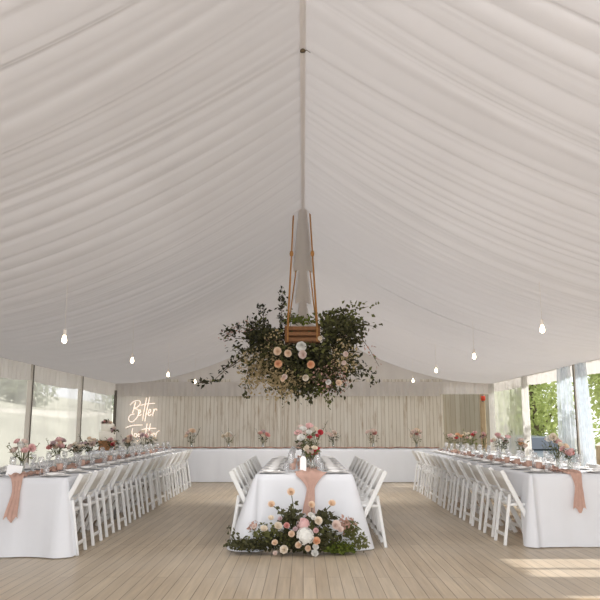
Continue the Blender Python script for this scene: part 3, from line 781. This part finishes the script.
VH = [(192, ['cream', 'white', 'blush', 'peach'], 'leaf', 60, 'cream flowers in the leftmost vase on the head table'),
      (229, ['white', 'blush', 'cream'], 'leaf_olive', 40, 'small white flowers in the vase second from left on the head table'),
      (263, ['mauve', 'cream', 'peach', 'coral', 'cream'], 'leaf', 60, 'mauve and cream flowers in the vase left of the middle table'),
      (333, ['cream', 'peach', 'white', 'blush'], 'leaf', 120, 'dark leafy cream flowers in the vase right of the middle table'),
      (373, ['coral', 'pink', 'blush'], 'leaf', 40, 'vase with a raised coral flower second from right on the head table'),
      (416, ['peach', 'blush', 'coral', 'peach', 'blush', 'cream'], 'leaf_olive', 30, 'full peach flowers in the rightmost vase on the head table')]
for i, (px, keys, lm, nl, lab) in enumerate(VH):
    vase_flowers('flower_vase', lab, (px - CX) * 17.45 / F * .985, 17.45, .7505, .42, .15, keys, 80 + i, GH, leafm=lm, nleaf=nl, br=.06)
vase_flowers('flower_vase', 'tall loose flowers with two bright red blooms on the middle table', .06, 8.75, .776, .50, .19, ['red', 'cream', 'red', 'pink', 'blush', 'cream', 'white', 'blush', 'pink'], 99, 'flower vases on the middle table', leafm='leaf_olive', nleaf=110, br=.039)
o = vase_flowers('flower_vase', 'low coral red flowers in front of the tall arrangement on the middle table', .11, 8.45, .776, .25, .09, ['red', 'red', 'blush', 'pink', 'cream'], 98, 'flower vases on the middle table', leafm='leaf_olive', nleaf=50, br=.039)
vase_flowers('flower_vase', 'small pale flowers far along the middle table', .0, 10.9, .776, .3, .12, ['cream', 'blush', 'pink', 'white'], 97, 'flower vases on the middle table', leafm='leaf', nleaf=50, br=.039)

# cards
b = MB(); n = 12
pr = [(-.035, 0)] + [(-.035 * math.cos(PI * k / n), .125 + .035 * math.sin(PI * k / n)) for k in range(n + 1)] + [(.035, 0)]
for yy, rev in ((-.002, 0), (.002, 1)):
    k0 = len(b.v); b.v += [(x, yy + z * .12, z) for x, z in pr]; f = tuple(range(k0, k0 + len(pr))); b.f.append(f if not rev else tuple(reversed(f)))
k = len(pr)
for i in range(k): b.f.append((i, (i + 1) % k, k + (i + 1) % k, k + i))
o = b.build('table_card', M['card'], None, False); o.location = (.0, 8.02, .777); tag(o, 'white arched table card at the front of the middle table', 'card')
b = MB(); b.box((0, 0, .055), (.15, .004, .11), Matrix.Rotation(-.25, 3, 'X'), .001); o = b.build('table_card', M['card'], None, False); o.location = (-2.98, 7.62, .752); o.rotation_euler = (0, .12, .2); tag(o, 'leaning white card at the front of the left table', 'card')

# ------------------------------------------------------------------ cake in the far left corner
cp = at(107, 440, 15.9)
CXk, CYk = cp.x, 15.9
t = thing('cake_table', 'small round cake table under white cloth in the far left corner', 'table', (CXk, CYk, 0))
b = MB(); b.lathe([(0, .74), (.4, .74), (.42, .73), (.42, .715), (0, .71)], 28); b.build('tabletop', M['tan'], t)
b = MB(); b.lathe([(.22, 0), (.2, .03), (.04, .06), (.035, .7), (.1, .715)], 16); b.build('pedestal', M['grey'], t)
b = MB(); rows = []
for zz, rad, am in ((.7505, 0.0, 0), (.7505, .38, 0), (.748, .425, 0), (.7, .435, .006), (.35, .45, .02), (.02, .47, .03)):
    rows.append([(rad * math.cos(2 * PI * k / 64) + am * math.cos(2 * PI * k / 64) * math.sin(k * .8), rad * math.sin(2 * PI * k / 64) + am * math.sin(2 * PI * k / 64) * math.sin(k * .8), zz) for k in range(64)])
b.grid(rows, True); o = b.build('tablecloth', M['cloth']); o.location = (CXk, CYk, 0); tag(o, 'round white tablecloth under the wedding cake', 'tablecloth')
zb = .7525; zc = cp.z
t = thing('cake_stand', 'orange brown wooden stand under the wedding cake', 'cake stand', (CXk, CYk, zb))
b = MB(); hh = zc - zb - .012; b.lathe([(0, 0), (.17, 0), (.18, .02), (.17, hh * .5), (.2, hh - .02), (.2, hh), (0, hh)], 20); b.build('wood_block', M['stand'], t)
lf = MB(); rr = random.Random(31)
for k in range(150):
    a = rr.uniform(0, 6.28); q = rr.uniform(.19, .25); lf.leaf(Vector((math.cos(a) * q, math.sin(a) * q, hh * rr.uniform(.45, 1.05))), Vector((math.cos(a), math.sin(a), rr.uniform(-.4, .5))), Vector((0, 0, 1)), .06, .035)
lf.build('greenery', M['leaf'], t, False)
t = thing('wedding_cake', 'white two tier wedding cake decorated with flowers, in the left corner', 'cake', (CXk, CYk, zb + hh + .001))
def tier(z0, z1, r, nm):
    b = MB(); b.lathe([(0, z0), (r - .01, z0), (r, z0 + .01), (r, z1 - .015), (r - .015, z1), (0, z1)], 28); return b.build(nm, M['icing'], t)
tier(0, .20, .175, 'bottom_tier'); tier(.201, .36, .14, 'top_tier')
for dx, dz, k, r in ((-.05, .40, 'coral', .05), (.02, .385, 'blush', .045), (-.1, .385, 'mauve', .035), (.07, .38, 'peach', .035)):
    bloom(t, (dx, -.05, dz), r, k)
for dx, dz, k, r in ((.14, .235, 'mauve', .045), (.17, .27, 'blush', .035), (.12, .19, 'coral', .03)):
    bloom(t, (dx, -.11, dz), r, k)
lf = MB()
for k in range(40):
    c = Vector((-.04, -.05, .40)) if k < 24 else Vector((.15, -.11, .23))
    lf.leaf(c + Vector((rr.gauss(0, .04), rr.gauss(0, .02), rr.gauss(0, .02))), Vector((rr.gauss(0, 1), -.3, rr.gauss(0, .7))), Vector((0, -1, .3)), .06, .03)
lf.build('greenery', M['leaf'], t, False)

# ------------------------------------------------------------------ neon sign
t = thing('neon_sign', 'glowing white neon sign reading Better Together on the back wall', 'neon sign', (0, 0, 0))
def S(u, v): return at(115 + u / 8.571, 390 + v / 8.571, 19.03)
tloc = S(235, 240); t.location = tloc
def smooth_path(pts, n=6):
    P = [Vector((p[0], p[1], 0)) for p in pts]; out = []
    for i in range(len(P) - 1):
        p0, p1, p2, p3 = P[max(i - 1, 0)], P[i], P[i + 1], P[min(i + 2, len(P) - 1)]
        for k in range(n):
            s = k / n
            out.append(.5 * ((2 * p1) + (p2 - p0) * s + (2 * p0 - 5 * p1 + 4 * p2 - p3) * s * s + (3 * p1 - p0 - 3 * p2 + p3) * s ** 3))
    out.append(P[-1]); return out
BET = [[(128, 128), (160, 98), (200, 90), (216, 108), (200, 138), (165, 160), (190, 165), (203, 190), (188, 232), (155, 268), (125, 270), (114, 245), (130, 215), (165, 205)],
       [(176, 100), (162, 150), (148, 198)],
       [(196, 205), (216, 190), (214, 170), (202, 180), (198, 205), (206, 220), (224, 208)],
       [(270, 66), (256, 135), (242, 205), (235, 262)], [(296, 60), (278, 140), (263, 215), (254, 268)],
       [(218, 132), (265, 120), (340, 114)],
       [(278, 203), (302, 186), (302, 166), (288, 176), (282, 204), (292, 220), (310, 206)],
       [(334, 160), (326, 192), (320, 222)], [(324, 195), (338, 170), (352, 162), (358, 175)]]
TOG = [[(90, 326), (120, 312), (165, 302), (235, 300)], [(150, 330), (143, 362), (148, 392)],
       [(178, 372), (164, 378), (162, 398), (174, 404), (184, 392), (178, 372)],
       [(210, 375), (196, 380), (196, 398), (208, 398), (214, 376), (210, 415), (196, 440), (184, 430)],
       [(226, 392), (244, 386), (242, 372), (230, 378), (228, 398), (244, 402)],
       [(274, 286), (266, 340), (258, 402)], [(302, 286), (292, 345), (284, 402), (292, 372), (308, 366), (308, 402)],
       [(228, 340), (270, 331), (350, 328)],
       [(318, 392), (336, 384), (334, 370), (322, 378), (320, 400), (336, 402)],
       [(350, 368), (346, 404), (350, 378), (364, 356), (380, 350)]]
for nm, strokes in (('better_lettering', BET), ('together_lettering', TOG)):
    b = MB()
    for s in strokes: b.tube([S(p.x, p.y) - tloc for p in smooth_path(s)], .0072, 6)
    b.build(nm, M['neon'], t)
b = MB()
for u, v in ((120, 100), (345, 120), (95, 330), (370, 350)):
    p = S(u, v) - tloc; b.tube([p, p + Vector((0, .16, 0))], .004, 5)
b.build('wall_standoffs', M['cord'], t)

# ------------------------------------------------------------------ hanging bulbs
def roof_z(x): return roofline(abs(x) / HALF)
BP = [(64, 340, -2.5, 7.46), (132, 361, -2.5, 10.5), (168, 375, -2.5, 13.4), (195, 382, -2.5, 16.5), (542, 330, 2.5, 7.46), (474, 357, 2.5, 10.5), (436, 371, 2.5, 13.45), (413, 381, 2.5, 16.5)]
for i, (px, py, X, Y) in enumerate(BP):
    p = at(px, py, Y)
    t = thing('hanging_bulb', 'glowing globe bulb on a cord, %s from the camera in the %s row' % (ORD[i % 4], 'left' if X < 0 else 'right'), 'light bulb', (p.x, Y, p.z), 0, 'hanging bulbs in the %s row' % ('left' if X < 0 else 'right'))
    b = MB(); b.lathe([(0, -.033), (.013, -.03), (.023, -.018), (.026, -.003), (.022, .018), (.014, .042), (.012, .055)], 14); b.build('bulb', M['bulb'], t)
    b = MB(); b.lathe([(.016, .05), (.018, .055), (.018, .1), (.008, .115), (0, .116)], 10); b.build('socket', M['cord'], t)
    b = MB(); b.tube([(0, 0, .11), (0, 0, max(.2, roof_z(p.x) - p.z + .03))], .0022, 5); b.build('cord', M['cord'], t)

# ------------------------------------------------------------------ swing with its ropes
SY = 10.95
pl, pr_ = at(286, 335, SY), at(319, 335, SY); sx = (pl.x + pr_.x) / 2; sw = pr_.x - pl.x
zt, zb2 = at(303, 328, SY).z, at(303, 343, SY).z
t = thing('hanging_swing', 'slatted brown wooden swing hung on four ropes from the ridge', 'swing', (sx, SY, zb2))
hh = zt - zb2
for sg in (-1, 1):
    b = MB(); b.box((sg * sw / 2, 0, hh / 2), (.03, .34, hh + .03), None, .006); b.build('end_board', M['crate'], t, False)
for k in range(3):
    for yy in (-.165, .165):
        b = MB(); b.box((0, yy, .035 + k * (hh - .06) / 2), (sw - .02, .02, .055), None, .004); b.build('side_slat', M['crate'], t, False)
for k in range(4):
    b = MB(); b.box((0, -.12 + .08 * k, .0), (sw - .02, .06, .018), None, .003); b.build('seat_slat', M['crate'], t, False)
for sg, px0, px1 in ((-1, 294, 289.5), (1, 309.5, 317.5)):
    top = at(px0, 208, 9.42); bot = Vector((sx + sg * (sw / 2 - .03), SY - .17, zt)); o = Vector((sx, SY, zb2))
    mid = top.lerp(bot, .36)
    b = MB(); b.tube([top + Vector((0, 0, .05)) - o, mid - o, bot - o, bot - o + Vector((0, 0, -hh))], [.011, .011, .017, .017], 7); rp = b.build('rope', M['rope'], t)
    b = MB(); b.lathe([(0, -.05), (.022, -.035), (.028, 0), (.02, .035), (0, .05)], 8, tuple(mid - o)); b.build('knot', M['rope'], rp)
    top = Vector((sg * .12, 12.4, RIDGE - .22)); bot = Vector((sx + sg * (sw / 2 - .03), SY + .17, zt))
    b = MB(); b.tube([top - o, bot - o, bot - o + Vector((0, 0, -hh))], .011, 7); b.build('rope', M['rope'], t)

# ------------------------------------------------------------------ hanging cloud of foliage and roses
t = thing('hanging_flower_cloud', 'big hanging cloud of dark foliage and peach roses under the swing', 'floral installation', (sx, SY, zb2 - .1))
O = Vector((sx, SY, zb2 - .1))
def C(u, v, dy=0): return at(190 + u / 2.857, 200 + v / 2.857, SY + dy) - O
rr = random.Random(77)
fol = {k: MB() for k in ('leaf', 'leaf_shaded', 'leaf_olive', 'leaf_pale', 'leaf_pink', 'leaf_bright')}; br = MB()
def rnd(s=1): return Vector((rr.gauss(0, s), rr.gauss(0, s), rr.gauss(0, s)))
def spray(path, n, key, l=.085, spread=.05, dy=0, jw=.3):
    pts = [C(u, v, dy + (k / max(1, len(path) - 1)) * jit(jw)) for k, (u, v) in enumerate(path)]
    br.tube(pts, [.008 - .005 * k / max(1, len(pts) - 1) for k in range(len(pts))], 5)
    for q in range(n):
        f = (q + rr.random()) / n * (len(pts) - 1); i = min(int(f), len(pts) - 2); p = pts[i].lerp(pts[i + 1], f - i)
        d = (pts[i + 1] - pts[i]).normalized() * .5 + rnd(.8)
        ll = l * rr.uniform(.6, 1.25); kk = key if rr.random() < .85 else 'leaf_olive'
        fol[kk].leaf(p + rnd(spread), d, rnd(.6) + Vector((0, -.3, .7)), ll, ll * .58)
def cloud(u, v, ru, rv, n, key, l=.085, ry=.75, fill=.5, front=0):
    for _ in range(n):
        d = rnd().normalized(); k = rr.random() ** fill
        uu, vv, dy = u + d.x * ru * k, v + d.z * rv * k, d.y * ry * k * min(1, ru / 110) - front
        if 262 < uu < 378 and 352 < vv < 412 and dy < .3: continue
        p = C(uu, vv, dy)
        ll = l * rr.uniform(.6, 1.25); fol[key].leaf(p, d * .6 + rnd(.7), rnd(.6) + Vector((0, -.4, .6)), ll, ll * .6)
cloud(325, 460, 105, 95, 1300, 'leaf'); cloud(325, 465, 92, 85, 1500, 'leaf_shaded'); cloud(205, 385, 55, 38, 230, 'leaf'); cloud(215, 400, 60, 40, 160, 'leaf_shaded'); cloud(430, 400, 60, 50, 260, 'leaf_shaded')
cloud(330, 455, 130, 110, 900, 'leaf_olive')
cloud(330, 520, 95, 50, 500, 'leaf')
cloud(225, 405, 62, 45, 420, 'leaf'); cloud(430, 370, 72, 55, 620, 'leaf'); cloud(420, 345, 75, 40, 240, 'leaf_olive')
cloud(250, 480, 55, 80, 260, 'leaf'); cloud(410, 480, 80, 75, 420, 'leaf'); cloud(375, 520, 70, 50, 240, 'leaf_bright', .06)
cloud(195, 475, 60, 65, 420, 'leaf_pale', .065, .6, .6, .15); cloud(180, 520, 35, 45, 90, 'leaf_pale', .055); cloud(255, 515, 65, 65, 420, 'leaf_pale', .055, .7, .6, .35); cloud(200, 460, 60, 60, 160, 'leaf', .08, .5, .6, .2); cloud(440, 450, 45, 60, 200, 'leaf_pale', .045, .85, .5, .4); cloud(250, 420, 40, 60, 130, 'leaf_pale', .045, .85, .5, .3); cloud(400, 510, 60, 55, 150, 'leaf_pink', .045, .75, .5, .5); cloud(290, 520, 50, 50, 160, 'leaf_pale', .045, .75, .5, .45)
cloud(245, 400, 35, 25, 120, 'leaf_pink', .05); cloud(320, 348, 60, 22, 260, 'leaf_bright', .06); cloud(300, 345, 20, 16, 60, 'leaf_olive', .06)
spray([(190, 430), (130, 460), (95, 490), (65, 518), (15, 524)], 62, 'leaf_shaded', .09, .035)
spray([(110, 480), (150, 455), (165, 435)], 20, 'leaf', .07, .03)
spray([(255, 385), (200, 375), (150, 365), (95, 385)], 90, 'leaf_shaded', .08, .05); spray([(190, 375), (130, 360), (95, 400)], 60, 'leaf_pink', .05, .04)
spray([(240, 400), (180, 420), (115, 432)], 70, 'leaf_shaded', .09, .05); spray([(200, 400), (130, 395), (105, 378)], 25, 'leaf', .07, .04)
spray([(265, 390), (262, 330), (265, 258)], 120, 'leaf_shaded', .07, .035); spray([(215, 395), (211, 350), (210, 302)], 110, 'leaf_shaded', .07, .04); spray([(190, 400), (178, 342)], 90, 'leaf_shaded', .07, .05)
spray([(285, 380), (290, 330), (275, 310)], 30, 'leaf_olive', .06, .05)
spray([(380, 370), (430, 320), (510, 305)], 90, 'leaf_olive', .075, .07); spray([(400, 370), (450, 300)], 40, 'leaf', .07, .06); spray([(420, 370), (480, 355), (535, 362)], 45, 'leaf', .07, .04)
spray([(430, 390), (490, 395), (515, 430), (540, 475)], 34, 'leaf_pink', .06, .03); spray([(430, 420), (490, 405)], 30, 'leaf', .07, .05)
spray([(430, 440), (480, 470), (535, 522)], 90, 'leaf_shaded', .08, .05); spray([(440, 480), (490, 500)], 30, 'leaf', .07, .05); spray([(420, 430), (470, 440)], 40, 'leaf', .08, .06)
spray([(260, 500), (265, 585)], 34, 'leaf', .07, .035); spray([(335, 520), (345, 588)], 34, 'leaf', .07, .04); spray([(400, 520), (430, 560)], 34, 'leaf', .07, .05)
spray([(180, 480), (158, 520), (155, 568)], 26, 'leaf', .08, .03); spray([(300, 520), (310, 575)], 30, 'leaf', .07, .05); spray([(370, 520), (400, 585)], 30, 'leaf_olive', .07, .04)
spray([(235, 470), (240, 530)], 30, 'leaf', .08, .03)
for k, nm in (('leaf', 'dark foliage'), ('leaf_shaded', 'blackish green foliage at the core'), ('leaf_olive', 'olive foliage'), ('leaf_pale', 'pale dried blossom'), ('leaf_pink', 'pinkish blossom sprays'), ('leaf_bright', 'bright fern fronds')):
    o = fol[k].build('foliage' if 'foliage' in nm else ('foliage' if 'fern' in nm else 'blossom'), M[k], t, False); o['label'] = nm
br.build('branches', M['bark'], t)
for u, v, k, r in ((250, 432, 'peach', .052), (280, 438, 'peach', .048), (252, 468, 'orange', .05), (345, 470, 'orange', .05), (318, 418, 'white', .065), (322, 441, 'blush', .055), (330, 508, 'cream', .042), (395, 520, 'white', .036),
                   (425, 522, 'peach', .04), (270, 505, 'blush', .036), (265, 512, 'peach', .03), (445, 440, 'blush', .035), (440, 465, 'blush', .03), (372, 395, 'cream', .03)):
    bloom(t, C(u, v, -.72), r, k, Vector((0, -.9, -.1)))

# ------------------------------------------------------------------ floral arrangement on the floor
GY = 7.52
t = thing('floor_flower_arrangement', 'low bank of roses and greenery on the floor before the middle table', 'floral arrangement', (0, GY, 0))
O = Vector((0, GY, 0))
def Gp(u, v, dy=0): return at(220 + u / 3.529, 420 + v / 3.529, GY + dy) - O
rr = random.Random(5)
fol = {k: MB() for k in ('leaf', 'leaf_olive', 'leaf_bright', 'leaf_pink')}; st = MB()
def gcloud(u, v, ru, rv, n, key, l, ry=.12):
    for _ in range(n):
        d = rnd().normalized(); k = rr.random() ** .5
        p = Gp(u + d.x * ru * k, v + d.z * rv * k, d.y * ry * k)
        if p.z < .012: p.z = .012 + rr.random() * .03
        dd = d * .6 + rnd(.7); ll = l * rr.uniform(.6, 1.2)
        if p.z + dd.normalized().z * ll < .006: dd.z = abs(dd.z)
        fol[key].leaf(p, dd, rnd(.5) + Vector((0, -.4, .7)), ll, ll * .6)
gcloud(290, 425, 150, 50, 1100, 'leaf', .06); gcloud(250, 350, 35, 40, 130, 'leaf', .07); gcloud(360, 350, 50, 35, 170, 'leaf', .065)
gcloud(120, 440, 80, 28, 420, 'leaf', .05); gcloud(60, 440, 45, 22, 120, 'leaf', .045); gcloud(160, 400, 60, 40, 160, 'leaf_olive', .05)
gcloud(420, 455, 60, 30, 900, 'leaf_bright', .035); gcloud(235, 420, 40, 40, 130, 'leaf_olive', .05); gcloud(330, 400, 90, 50, 150, 'leaf_olive', .05)
gcloud(460, 390, 30, 45, 170, 'leaf_olive', .05); gcloud(450, 370, 30, 35, 90, 'leaf_pink', .045); gcloud(495, 430, 30, 35, 120, 'leaf_olive', .045); gcloud(120, 375, 25, 25, 40, 'leaf_pink', .035)
gcloud(40, 405, 22, 40, 30, 'leaf', .045)
def gstem(pts): st.tube([Gp(u, v, d) for u, v, d in pts], .0045, 6)
gstem([(265, 420, 0), (262, 330, -.05), (252, 262, -.08)]); gstem([(245, 400, 0), (212, 325, -.05), (186, 302, -.08)]); gstem([(330, 400, 0), (368, 325, -.05), (392, 300, -.08)]); gstem([(320, 400, 0), (324, 310, -.08)])
for u, v in ((262, 295), (258, 320), (215, 318), (230, 335), (368, 325), (380, 335), (358, 350)):
    for q in range(4):
        fol['leaf'].leaf(Gp(u + jit(5), v + jit(5), -.06), rnd(), Vector((0, -1, .4)), .055, .036)
for k, nm in (('leaf', 'dark foliage'), ('leaf_olive', 'olive foliage'), ('leaf_bright', 'mossy fern'), ('leaf_pink', 'pinkish dried sprigs')):
    o = fol[k].build('foliage' if 'foliage' in nm else ('foliage' if 'fern' in nm else 'blossom'), M[k], t, False); o['label'] = nm
st.build('stems', M['stem'], t)
for u, v, k, r in ((250, 253, 'peach', .043), (181, 297, 'peach', .04), (395, 293, 'peach', .041), (323, 298, 'peach', .038), (205, 373, 'cream', .044), (155, 383, 'cream', .041), (235, 372, 'coral', .034), (252, 402, 'peach', .036),
                   (193, 432, 'peach', .034), (225, 457, 'cream', .046), (276, 441, 'peach', .036), (310, 453, 'peach', .033), (340, 426, 'orange', .042), (347, 355, 'cream', .045), (410, 370, 'blush', .052), (265, 385, 'mauve', .028),
                   (338, 390, 'pink', .03), (425, 385, 'blush', .034), (337, 448, 'white', .036), (334, 470, 'white', .04), (320, 335, 'white', .034), (194, 470, 'blush', .026), (120, 375, 'blush', .026), (180, 345, 'cream', .034), (212, 348, 'mauve', .026), (330, 345, 'white', .03)):
    r *= .80
    p = Gp(u, v, -.16 if v > 340 else -.09); p.z = max(p.z, r * .75); bloom(t, p, r, k, Vector((0, -.85, .5)))
p = Gp(300, 410, -.15); bloom(t, p, .092, 'white', Vector((0, -.7, .6)), 'hydrangea'); bloom(t, Gp(293, 368, -.08), .066, 'pink', Vector((0, -.7, .6)), 'hydrangea')

# the two long tables fan out a little toward the far end
def turn(words, px, py, ang):
    c, sn = math.cos(ang), math.sin(ang)
    for o in list(SC.objects):
        if o.parent is None and any(w in (o.get('label', '') + ' ' + o.get('group', '')) for w in words):
            x, y, z = o.location; o.location = (px + (x - px) * c - (y - py) * sn, py + (x - px) * sn + (y - py) * c, z)
            e = o.rotation_euler.copy(); e.z += ang; o.rotation_euler = e
turn(('left table', 'left long table', 'cloth along the left windows'), -2.36, 7.34, math.radians(1.15))
turn(('right table', 'right long table', 'cloth along the right side'), 2.44, 7.98, math.radians(-.7))
# ------------------------------------------------------------------ light
w = bpy.data.worlds.new('sky'); SC.world = w; w.use_nodes = True
nt = w.node_tree; nt.nodes.clear(); N = nt.nodes; L = nt.links
out = N.new('ShaderNodeOutputWorld'); bg = N.new('ShaderNodeBackground'); sk = N.new('ShaderNodeTexSky'); sk.sky_type = 'HOSEK_WILKIE'; sk.turbidity = 6; sk.ground_albedo = .4
sk.sun_direction = (math.cos(math.radians(35)), 0, math.sin(math.radians(35)))
mx = N.new('ShaderNodeMix'); mx.data_type = 'RGBA'; mx.inputs['Factor'].default_value = .8; mx.inputs['B'].default_value = (.92, .93, .95, 1)
L.new(sk.outputs[0], mx.inputs['A']); L.new(mx.outputs['Result'], bg.inputs['Color']); bg.inputs['Strength'].default_value = 1.9; L.new(bg.outputs[0], out.inputs['Surface'])
sd = bpy.data.lights.new('sun', 'SUN'); sd.energy = 6.0; sd.angle = math.radians(1.2); sd.color = (1, .975, .945)
so = bpy.data.objects.new('sun', sd); COL.objects.link(so); so.rotation_euler = (0, math.radians(54.5), 0); so.location = (20, 7, 15)
ad = bpy.data.lights.new('entrance_fill_light', 'AREA'); ad.shape = 'RECTANGLE'; ad.size = 9; ad.size_y = 3.2; ad.energy = 400; ad.color = (.97, .98, 1)  # added soft fill lamp behind the camera, brightens the interior
ao = bpy.data.objects.new('entrance_fill_light', ad); COL.objects.link(ao); ao.location = (0, -1.6, 1.9); ao.rotation_euler = (PI / 2 - .12, 0, 0)

bd = bpy.data.lights.new('rear_fill_light', 'AREA'); bd.shape = 'RECTANGLE'; bd.size = 4; bd.size_y = .4; bd.spread = math.radians(120); bd.energy = 45; bd.color = (1, .97, .93)  # added unseen lamp that brightens the head table and back wall
bo = bpy.data.objects.new('rear_fill_light', bd); COL.objects.link(bo); bo.location = (0, 12.4, 2.4); bo.rotation_euler = (math.radians(44), 0, 0)
for yy, e in ((6.4, 60), (14.6, 45)):
    rd = bpy.data.lights.new('overhead_fill_light', 'AREA'); rd.shape = 'RECTANGLE'; rd.size = 1.8; rd.size_y = 4; rd.energy = e; rd.color = (1, .98, .96)  # added unseen lamps facing down to brighten table tops and floor
    ro = bpy.data.objects.new('overhead_fill_light', rd); COL.objects.link(ro); ro.location = (0, yy, 3.35)
SC.view_settings.view_transform = 'Standard'
SC.view_settings.look = 'None'
SC.view_settings.exposure = 0.06
SC.cycles.max_bounces = 8
SC.cycles.transparent_max_bounces = 24
SC.cycles.use_denoising = True
